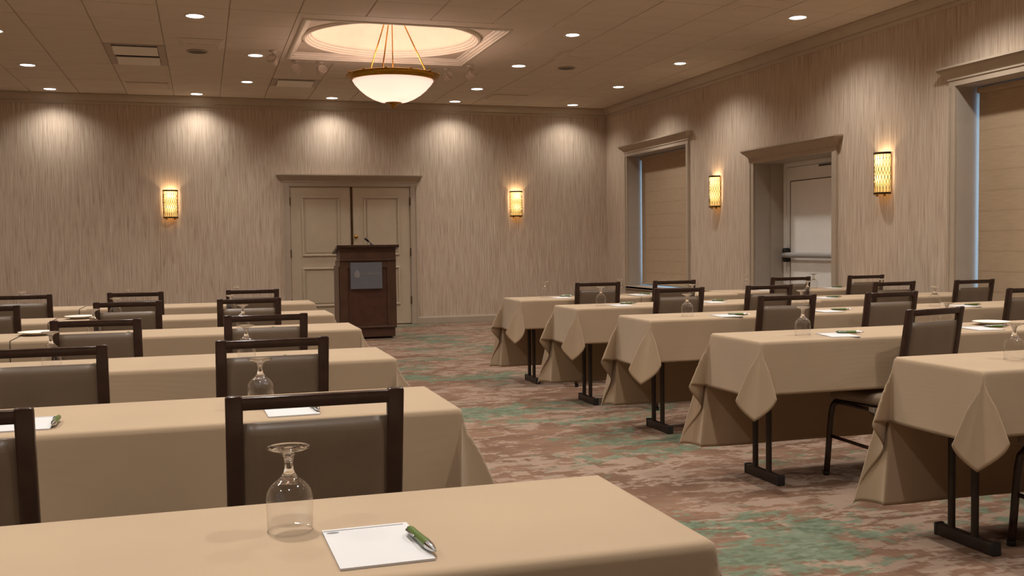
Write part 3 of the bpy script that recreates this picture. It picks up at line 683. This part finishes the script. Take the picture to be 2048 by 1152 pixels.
def drape_mesh(x0, x1, seed, left=True, right=True, near=.25, far=.60, end=.27, ztop=T):
    """tablecloth over x0..x1 (local, centred), 0..WT in y; hangs over the ends flagged and over both long sides. Returns mesh builder"""
    g = random.Random(seed); ro = .010; step = .0125
    eL = end+g.uniform(-.02, .03); eR = end+g.uniform(-.02, .03); nr = near+g.uniform(-.012, .012); fa = far+g.uniform(-.015, .015)
    us = []
    if left: us += list(np.arange(-eL, 0, eL/round(eL/step)))
    L = x1-x0
    inner = [0, .012, .03, .06, .1, .15]; n = max(2, int((L-.3)/.06)); inner += [.15+(L-.3)*k/n for k in range(1, n)]+[L-.15, L-.1, L-.06, L-.03, L-.012, L]
    us += inner
    if right: us += [L+eR*k/round(eR/step) for k in range(1, round(eR/step)+1)]
    vs = list(np.arange(-nr, 0, nr/round(nr/step)))+[0, .01, .03, .08, WT/2, WT-.08, WT-.03, WT-.01, WT]+[WT+fa*k/round(fa/.016) for k in range(1, round(fa/.016)+1)]
    pr = {}
    for cx_ in (0, 1):
        for cy_ in (0, 1):
            pr[cx_, cy_] = dict(B=R(g.uniform(19, 22)), G=R(g.uniform(2, 5)), G2=R(g.uniform(8, 13)), g0=R(g.uniform(3, 6)), sg=(-1 if cy_ == 0 else 1)*(1), ph=g.uniform(-.06, .06))
    wv = [(g.uniform(2, 5), g.uniform(0, 6.3), g.uniform(.3, 1)) for _ in range(5)]
    we = [(g.uniform(6, 12), g.uniform(0, 6.3), g.uniform(.3, 1)) for _ in range(3)]
    def drop(s):
        q = ro*PI/2
        return (ro*math.sin(s/ro), ro*(1-math.cos(s/ro))) if s < q else (ro, ro+s-q)
    G = np.zeros((len(us), len(vs), 3))
    for i, u in enumerate(us):
        a = -u if u < 0 else (u-L if u > L else 0); sx = -1 if u < 0 else 1
        if (u < 0 and not left) or (u > L and not right): a = 0
        for j, v in enumerate(vs):
            b = -v if v < 0 else (v-WT if v > WT else 0); sy = -1 if v < 0 else 1
            bx = x0+min(max(u, 0), L); by = min(max(v, 0), WT)
            if a <= 1e-9 and b <= 1e-9: p = (bx, by, ztop)
            elif a > 1e-9 and b > 1e-9:
                c = pr[0 if sx < 0 else 1, 0 if sy < 0 else 1]
                r = math.hypot(a, b); th = math.atan2(b, a)
                nx_, ny_ = sx*.7071, sy*.7071; tx, ty = -sx*.7071, sy*.7071     # tangent from end side to long side
                s4 = math.sin(4*th+c['ph']*math.sin(2*th)); be = -c['B']*s4*(1 if th < PI/4 or sy < 0 else .35); ga = c['g0']+c['G']*math.sin(2*th)**2+c['G2']*s4*s4
                k = min(1, r/.16); k = k*k*(3-2*k); be *= .25+.75*k; ga = c['g0']+(ga-c['g0'])*(.3+.7*k)
                hx = nx_*math.tan(ga)+tx*math.tan(be); hy = ny_*math.tan(ga)+ty*math.tan(be); inv = 1/math.sqrt(1+hx*hx+hy*hy)
                o_, d_ = drop(r)
                p = (bx+nx_*o_+hx*inv*d_, by+ny_*o_+hy*inv*d_, ztop-d_*inv)
            elif a > 0:      # end drape
                o_, d_ = drop(a); hx, hy = sx*math.tan(R(4.5)), 0.
                wavy = sum(am*math.sin(f*v+p_) for f, p_, am in we)*.02; hx += sx*wavy
                for cy_, dist in ((0, v), (1, WT-v)):
                    c = pr[0 if sx < 0 else 1, cy_]; s_ = math.exp(-(dist/.07)**2); s2 = -1 if cy_ == 0 else 1
                    hx = hx*(1-s_)+s_*sx*.7071*math.tan(c['g0']); hy += s_*s2*.7071*math.tan(c['g0'])
                p = (bx+sx*o_+hx*d_, by+hy*d_, ztop-d_)
            else:            # long side drape
                o_, d_ = drop(b); hy = sy*math.tan(R(2.0)); hx = 0.
                dd_ = min(u if left else 9, (L-u) if right else 9); fade = 1-math.exp(-(dd_/.25)**2)
                hy += sy*sum(am*math.sin(f*u+p_) for f, p_, am in wv)*.014*fade
                for cx_, dist, ok in ((0, u, left), (1, L-u, right)):
                    if not ok: continue
                    c = pr[cx_, 0 if sy < 0 else 1]; s_ = math.exp(-(dist/.07)**2); s2 = -1 if cx_ == 0 else 1
                    hy = hy*(1-s_)+s_*sy*.7071*math.tan(c['g0']); hx += s_*s2*.7071*math.tan(c['g0'])
                p = (bx+hx*d_, by+sy*o_+hy*d_, ztop-d_)
            G[i, j] = (p[0], p[1], max(p[2], .006))
    return MB().grid(G)
def cloth(x0, x1, yfar, seed, label, **kw):
    cx = (x0+x1)/2
    me = drape_mesh(x0-cx, x1-cx, seed, **kw).mesh('tablecloth', 'linen', smooth=True)
    o = link('tablecloth', me); o.location = (cx, yfar-WT, 0)
    md = o.modifiers.new('hem', 'SOLIDIFY'); md.thickness = .0022; md.offset = -1
    return tag(o, label, 'tablecloth', 'beige tablecloths')

ORD = {'L1': 'nearest table on the left', 'L2': 'second table on the left', 'L3': 'third table on the left', 'L4': 'fourth table on the left', 'L5': 'fifth table on the left', 'L6': 'farthest table on the left',
       'R1': 'nearest table on the right', 'R2': 'second table on the right', 'R3': 'third table on the right', 'R4': 'fourth table on the right', 'R5': 'farthest table on the right'}
ROWL = {'L1': (1.845, .745), 'L2': (3.212, .685), 'L3': (4.54, .745), 'L4': (6.06, .83), 'L5': (7.33, .835), 'L6': (8.76, .86)}
ROWR = {'R1': (3.31, 2.615), 'R2': (4.52, 2.46), 'R3': (5.895, 2.545), 'R4': (7.08, 2.53), 'R5': (8.28, 2.49)}
SEC = {'R3': (5.93, 4.57), 'R4': (7.16, 4.555), 'R5': (8.44, 4.515)}; TLR = 2.0
TL = 1.78
for i, (k, (yf, xe)) in enumerate(ROWL.items()):
    table(xe-TL, xe, yf, 'folding table under the beige cloth, '+ORD[k]+' of the aisle', insl=.06)
    cloth(xe-TL, xe, yf, 20+i, 'beige cloth on the '+ORD[k]+' of the aisle', left=False, right=True)
    if k in ('L4', 'L5', 'L6'):
        table(xe-2*TL-.02, xe-TL-.02, yf, 'continuation of the '+ORD[k]+', running out at the photo edge', insr=.05)
        cloth(xe-2*TL-.02, xe-TL-.004, yf, 40+i, 'second beige cloth continuing the '+ORD[k]+' to the photo edge', left=True, right=False, ztop=T+.003)
for i, (k, (yf, xe)) in enumerate(ROWR.items()):
    table(xe, xe+TLR, yf, 'folding table with its steel foot showing, '+ORD[k]+' of the aisle', insr=.05)
    seam = xe+1.08 if k in ('R3', 'R5') else xe+TLR
    cloth(xe, seam, yf, 60+i, 'beige cloth with pointed hanging corners on the '+ORD[k]+' of the aisle', left=True, right=False)
    if k in SEC:
        y2, x2 = SEC[k]
        table(x2, min(x2+TL, XR-.02), y2, 'wall-side table continuing the '+ORD[k], insl=.05, insr=.035)
        if k in ('R3', 'R5'): cloth(seam+.003, x2-.013, yf, 80+i, 'middle stretch of beige cloth on the '+ORD[k], left=False, right=False, ztop=T+.002)
        cloth(x2-.01, min(x2+TL, XR-.03), y2, 90+i, 'beige cloth on the wall-side table continuing the '+ORD[k], left=False, right=False, ztop=T+.003)

# ------------------------------------------------------------------ chairs
CW, CHH = .398, .862
def make_chair():
    t = thing('banquet_chair', '', 'chair', (0, 0, 0), 0, 'brown padded chairs at the tables')
    hw = CW/2; yb_ = -.20            # top of the back at local y = yb_-.0
    def py(z): return -.20+(CHH-z)*math.tan(R(9))      # recline: the back moves forward going down
    zs = .40
    pw, pt = .038, .026
    for s in (-1, 1):
        x0, x1 = (hw-pw, hw) if s > 0 else (-hw, -hw+pw)
        lo = [(x0, py(zs)-pt/2, zs), (x1, py(zs)-pt/2, zs), (x1, py(zs)+pt/2, zs), (x0, py(zs)+pt/2, zs)]
        hi = [(x0, py(CHH)-pt/2, CHH), (x1, py(CHH)-pt/2, CHH), (x1, py(CHH)+pt/2, CHH), (x0, py(CHH)+pt/2, CHH)]
        MB().hexa(lo, hi).build('back_post', 'chair_frame', t, bevel=.006, auto=50)
    z0, z1 = CHH-.034, CHH-.004
    x0, x1 = -hw+pw-.006, hw-pw+.006
    MB().hexa([(x0, py(z0)-pt/2+.001, z0), (x1, py(z0)-pt/2+.001, z0), (x1, py(z0)+pt/2-.001, z0), (x0, py(z0)+pt/2-.001, z0)],
              [(x0, py(z1)-pt/2+.001, z1), (x1, py(z1)-pt/2+.001, z1), (x1, py(z1)+pt/2-.001, z1), (x0, py(z1)+pt/2-.001, z1)]).build('top_rail', 'chair_frame', t, bevel=.005, auto=50)
    # padded back
    n, mrow = 10, 10; za, zb = .50, CHH-.066; xa = hw-pw+.001; front = []; back = []
    for i in range(mrow+1):
        z = za+(zb-za)*i/mrow
        for j in range(n+1):
            x = -xa+2*xa*j/n; e = min(1, min(i, mrow-i)/1.6+.15)**.5*min(1, min(j, n-j)/1.2+.25)**.5
            front.append((x, py(z)+.006+.020*e, z)); back.append((x, py(z)-.004-.010*e, z))
    fs = []; o_ = len(front); w_ = n+1
    for i in range(mrow):
        for j in range(n):
            fs += [(i*w_+j, i*w_+j+1, (i+1)*w_+j+1, (i+1)*w_+j), (o_+i*w_+j, o_+(i+1)*w_+j, o_+(i+1)*w_+j+1, o_+i*w_+j+1)]
    ring = [j for j in range(n+1)]+[i*w_+n for i in range(1, mrow+1)]+[mrow*w_+j for j in range(n-1, -1, -1)]+[i*w_ for i in range(mrow-1, 0, -1)]
    fs += [(ring[k], ring[(k+1) % len(ring)], o_+ring[(k+1) % len(ring)], o_+ring[k]) for k in range(len(ring))]
    MB().add(front+back, fs).build('backrest', 'vinyl', t, smooth=True)
    # seat
    ys0, ys1 = py(.44)+.01, .268
    def rr_box(x0, x1, y0, y1, z0, z1, r, crown=.012):
        n_ = 14; G = []
        lv = [(0, z0, .010), (.0, z0+.012, 0), (0, z1-.022, 0), (0, z1-.008, .006), (0, z1, .020)]
        mb = MB(); vs = []
        def ringp(inset, z):
            out = []
            for cx_, cy_, a0 in ((x1-r, y1-r, 0), (x0+r, y1-r, 90), (x0+r, y0+r, 180), (x1-r, y0+r, 270)):
                for k in range(5):
                    a = R(a0+22.5*k); out.append((cx_+(r-inset)*math.cos(a), cy_+(r-inset)*math.sin(a), z))
            return out
        rings = [ringp(i_, z_) for _, z_, i_ in lv]
        for rg in rings: vs += rg
        m_ = len(rings[0]); cxm, cym = (x0+x1)/2, (y0+y1)/2
        mid = [((p[0]-cxm)*.55+cxm, (p[1]-cym)*.55+cym, z1+crown) for p in rings[-1]]; vs += mid; vs.append((cxm, cym, z1+crown*1.3)); top = len(vs)-1
        nr_ = len(rings)+1
        fs = [(a*m_+k, a*m_+(k+1) % m_, (a+1)*m_+(k+1) % m_, (a+1)*m_+k) for a in range(nr_-1) for k in range(m_)]
        fs += [((nr_-1)*m_+k, (nr_-1)*m_+(k+1) % m_, top) for k in range(m_)]+[tuple(range(m_))[::-1]]
        return mb.add(vs, fs)
    rr_box(-.226, .226, ys0, ys1, .392, .448, .05).build('seat', 'seat_vinyl', t, auto=60)
    MB().box(-.19, .19, ys0+.03, ys1-.02, .376, .392).build('seat_frame', 'chair_frame', t, bevel=.004)
    # bent side tubes: front leg, seat rail, each leg a tube of its own
    for s in (-1, 1):
        x = s*.207
        MB().tube([(x*1.11, .262, 0), (x*1.07, .258, .12), (x*1.02, .250, .30), (x, .243, .352), (x, .22, .378)], .0150, 10).build('leg', 'chair_frame', t, smooth=True)
        MB().tube([(x*1.02, -.245, 0), (x, -.20, .14), (x, py(zs)-.01, .30), (x*.97, py(zs), .43)], .0150, 10).build('leg', 'chair_frame', t, smooth=True)
        MB().tube([(x, .225, .376), (x, .16, .374), (x, .02, .366), (x, -.04, .34), (x, -.075, .29), (x, -.115, .215), (x, -.19, .15)], .0105, 8).build('side_rail', 'chair_frame', t, smooth=True)
        MB().tube([(x*1.04, .252, .20), (x, -.18, .16)], .009, 8).build('stretcher', 'chair_frame', t, smooth=True)
        MB().lathe([(0, 0), (.016, .0), (.017, .012), (.0160, .02)], 12, (x*1.11, .262, 0)).build('glide', 'black_plastic', t, smooth=True)
        MB().lathe([(0, 0), (.016, .0), (.017, .012), (.0160, .02)], 12, (x*1.02, -.245, 0)).build('glide', 'black_plastic', t, smooth=True)
        MB().box(x-.010, x+.010, -.03, .01, .352, .384).build('stack_bumper', 'chrome', t, bevel=.004)
    return t
CHAIRS = [  # (row, x, y of back top, turn, label)
 ('L2', .236, 2.27, 0, 'big chair back in front of the nearest goblet, at the second left table'),
 ('L2', -.545, 2.27, 0, 'chair cut by the left photo edge, at the second left table'),
 ('L3', .231, 3.66, 2, 'chair at the third left table, right one, its back around an upturned goblet'),
 ('L3', -.52, 3.66, 0, 'wide chair back at the third left table, touching the left photo edge'),
 ('L4', .285, 4.98, 2, 'right chair at the fourth left table'), ('L4', -.484, 4.98, -3, 'left chair at the fourth left table beside a white saucer'),
 ('L5', .273, 6.58, 0, 'right chair at the fifth left table'), ('L5', -.454, 6.58, 2, 'second chair from the aisle at the fifth left table'), ('L5', -1.245, 6.5, 0, 'chair sliver at the left photo edge, at the fifth left table'),
 ('L6', .357, 7.95, -1, 'right chair at the farthest left table'), ('L6', -.492, 7.95, -2, 'middle chair at the farthest left table'), ('L6', -1.262, 7.95, 0, 'left chair at the farthest left table, near the photo edge'),
 ('R1', 3.28, 2.67, 12, 'chair cut by the right photo edge, one leg visible by the nearest right table'),
 ('R2', 3.315, 3.92, 12, 'nearest chair on the right, its seat under the second right table'),
 ('R3', 3.361, 5.25, 0, 'aisle-side chair at the third right table'), ('R3', 4.109, 5.25, 3, 'second chair from the aisle at the third right table'), ('R3', 5.22, 5.28, 3, 'chair cut by the right photo edge at the third right table'),
 ('R4', 3.247, 6.45, 2, 'aisle-side chair at the fourth right table'), ('R4', 4.008, 6.5, 2, 'second chair from the aisle at the fourth right table'), ('R4', 5.127, 6.52, 3, 'third chair from the aisle at the fourth right table'), ('R4', 5.87, 6.5, 3, 'last chair at the fourth right table, before the nearer window'),
 ('R5', 3.135, 7.72, -2, 'aisle-side chair at the farthest right table'), ('R5', 3.848, 7.74, 0, 'second chair from the aisle at the farthest right table, below the window'), ('R5', 5.06, 7.85, -2, 'chair at the farthest right table, before the exit door'), ('R5', 5.86, 7.85, 2, 'last chair at the farthest right table, right of the exit door'),
]
proto = make_chair()
for i, (row, x, y, rot, lab) in enumerate(CHAIRS):
    a = R(rot); loc = (x-.20*math.sin(a), y+.20*math.cos(a), 0)      # x, y give the top of the backrest
    if i == 0: proto.location = loc; proto.rotation_euler = (0, 0, a); proto['label'] = lab
    else: dup(proto, loc, a, lab)

# ------------------------------------------------------------------ place settings
def make_goblet():
    t = thing('goblet', '', 'glass', group='upturned glass goblets')
    prof = [(.0360, 0), (.0368, .02), (.0375, .044), (.0376, .054), (.0366, .0615), (.0340, .069), (.0300, .0750), (.0245, .0805), (.0185, .0855), (.0140, .090), (.0100, .0955)]
    MB().lathe(prof, 40).build('bowl', 'goblet_bowl', t, smooth=True)
    MB().lathe([(.0355, 0), (.0368, .0012), (.0362, .0026), (.0352, .0014), (.0355, 0)], 40).build('rim', 'goblet_bowl', t, smooth=True)
    MB().lathe([(0, .0785), (.010, .0795), (.0225, .0815), (.0175, .0862), (.0132, .0905), (.0095, .0955), (.0074, .102), (.0066, .109), (.0072, .116), (.0092, .1235), (.0115, .1285), (0, .129)], 28).build('stem', 'goblet_solid', t, smooth=True)
    MB().lathe([(0, .1282), (.0115, .128), (.018, .131), (.028, .1345), (.0345, .137), (.0350, .1388), (.033, .1396), (.02, .1390), (0, .1385)], 40).build('foot', 'goblet_solid', t, smooth=True)
    return t
def make_pad():
    t = thing('notepad', '', 'notepad', group='white notepads on the tables')
    MB().box(-.070, .070, -.102, .102, 0, .0035).build('sheets', 'paper', t)
    MB().box(-.0685, .062, .0905, .094, .0035, .0038).build('header_line', 'ink', t)
    em = [(.010*math.cos(2*PI*k/20), .005*math.sin(2*PI*k/20)) for k in range(20)]
    MB().prism(em, (-.055, .081, .0035), (-.055, .081, .0038), (1, 0, 0), (0, 1, 0)).build('printed_mark', 'ink', t)
    return t
def make_pen():
    t = thing('pen', '', 'pen', group='green pens on the notepads')
    def lx(prof): return MB().lathe([(r, z) for r, z in prof], 16, M=Matrix.Translation((0, 0, .0075)) @ Matrix.Rotation(R(90), 4, 'X'))
    lx([(.0060, -.058), (.0068, -.05), (.0066, -.03), (.0070, 0), (.0078, .02), (.0074, .034)]).build('barrel', 'pen_green', t, smooth=True)
    lx([(.0074, .034), (.0066, .045), (.0042, .058), (.0016, .066), (.0008, .069), (0, .069)]).build('tip', 'chrome', t, smooth=True)
    lx([(0, -.066), (.0035, -.065), (.0040, -.058), (.0060, -.058)]).build('push_button', 'chrome', t, smooth=True)
    MB().tube([(-.006, .054, .0095), (-.0095, .048, .0105), (-.0095, .018, .0100), (-.0078, .012, .0095)], .0018, 6).build('clip', 'chrome', t, smooth=True)
    return t
gob, pad, pen = make_goblet(), make_pad(), make_pen()
first = {'g': True, 'p': True, 'n': True}
def put(kind, proto_, loc, rz, lab):
    if first[kind]: first[kind] = False; proto_.location = loc; proto_.rotation_euler = (0, 0, rz); proto_['label'] = lab
    else: dup(proto_, loc, rz, lab)
SEAT = [  # row, goblet (x,y), pad (x,y,rot) or None, pen (x,y,rot) or None, wording, z offset
 ('L1', (.125, 1.652), (.2445, 1.523, 1), (.311, 1.498, 6), 'on the nearest left table', 0),
 ('L2', (.150, 2.985), (.225, 2.875, 2), (.293, 2.858, 3), 'behind the big chair on the second left table', 0),
 ('L2', None, (-.46, 2.90, 0), (-.385, 2.87, 0), 'at the photo edge on the second left table', 0),
 ('L3', (.163, 4.30), (.25, 4.19, 0), (.32, 4.17, 5), 'right seat of the third left table', 0), ('L3', (-.585, 4.30), (-.48, 4.19, 0), (-.41, 4.17, 5), 'left seat of the third left table', 0),
 ('L4', (.205, 5.82), (.30, 5.71, 0), (.37, 5.69, 5), 'right seat of the fourth left table', 0), ('L4', (-.575, 5.80), (-.46, 5.71, 0), (-.39, 5.69, 5), 'left seat of the fourth left table', 0),
 ('L5', (.17, 7.04), (.26, 6.98, 0), (.33, 6.96, 5), 'right seat of the fifth left table', 0), ('L5', (-.56, 7.02), (-.47, 6.98, 0), (-.40, 6.96, 5), 'second seat of the fifth left table', 0),
 ('L6', (.25, 8.47), (.36, 8.44, 0), (.43, 8.42, 5), 'right seat of the farthest left table', 0), ('L6', (-.56, 8.45), (-.46, 8.42, 0), (-.39, 8.4, 5), 'middle seat of the farthest left table', 0), ('L6', (-1.34, 8.45), (-1.24, 8.42, 0), None, 'edge seat of the farthest left table', .003),
 ('R1', (2.95, 3.06), None, None, 'on the nearest right table at the photo edge', 0),
 ('R2', (2.80, 4.24), (2.945, 4.165, -12), (3.03, 4.19, 60), 'aisle seat of the second right table', 0), ('R2', (3.62, 4.20), (3.80, 4.17, -8), (3.93, 4.20, 75), 'second seat of the second right table', 0),
 ('R3', (2.875, 5.36+.25), (3.10, 5.53, -5), (3.20, 5.55, 55), 'aisle seat of the third right table', 0), ('R3', (3.70, 5.62), (3.85, 5.56, -5), (3.985, 5.60, 65), 'second seat of the third right table', .003), ('R3', (4.76, 5.64), (4.93, 5.57, -5), (5.05, 5.61, 85), 'wall-side seat of the third right table', .003),
 ('R4', (2.80, 6.84), (2.93, 6.78, 0), (3.03, 6.87, 80), 'aisle seat of the fourth right table', 0), ('R4', (3.56, 6.86), (3.70, 6.80, 0), (3.80, 6.88, 80), 'second seat of the fourth right table', 0), ('R4', (4.58, 6.87), (4.72, 6.85, 0), (4.83, 6.88, 80), 'third seat of the fourth right table', .003), ('R4', (5.30, 6.90), None, None, 'last seat of the fourth right table', .003),
 ('R5', (2.80, 8.10), (2.90, 7.98, 0), (2.985, 8.07, 80), 'aisle seat of the farthest right table', 0), ('R5', (3.51, 8.12), (3.63, 8.0, 0), (3.73, 8.07, 80), 'second seat of the farthest right table', .003), ('R5', (4.86, 8.28), (4.98, 8.2, 0), None, 'seat of the farthest right table before the exit door', .003), ('R5', (5.6, 8.3), (5.74, 8.2, 0), (5.83, 8.24, 80), 'last seat of the farthest right table', .003),
]
for row, g, p, n, words, dz in SEAT:
    z = T+dz+.0004
    if g: put('g', gob, (g[0], g[1], z), 0, 'upturned goblet '+('at the ' if not words.startswith(('on', 'behind', 'at')) else '')+words)
    if p: put('p', pad, (p[0], p[1], z), R(p[2]), 'white notepad '+('at the ' if not words.startswith(('on', 'behind', 'at')) else '')+words)
    if n:
        onpad = p is not None and abs(n[0]-p[0]) < .1 and abs(n[1]-p[1]) < .12
        put('n', pen, (n[0], n[1], z+(.0038 if onpad else 0)), R(n[2]), 'green pen '+('at the ' if not words.startswith(('on', 'behind', 'at')) else '')+words)
def plate(x, y, lab, dz=0, r=.095):
    t = thing('plate', lab, 'plate', (x, y, T+dz+.0004), 0, 'white plates on the tables')
    MB().lathe([(0, .004), (r*.55, .004), (r*.62, .006), (r*.95, .016), (r, .0185), (r*.99, .020), (r*.94, .0185), (r*.60, .009), (r*.52, .007), (0, .007)], 40).build('dish', 'china', t, smooth=True)
    MB().lathe([(r*.5, 0), (r*.55, 0), (r*.56, .006), (r*.5, .006)], 32).build('foot_ring', 'china', t, smooth=True)
plate(-.875, 5.93, 'white plate on the fourth left table near the photo edge', .0); plate(-.80, 7.2, 'white plate on the fifth left table', .0); plate(4.03, 4.34, 'white plate at the right photo edge on the second right table')
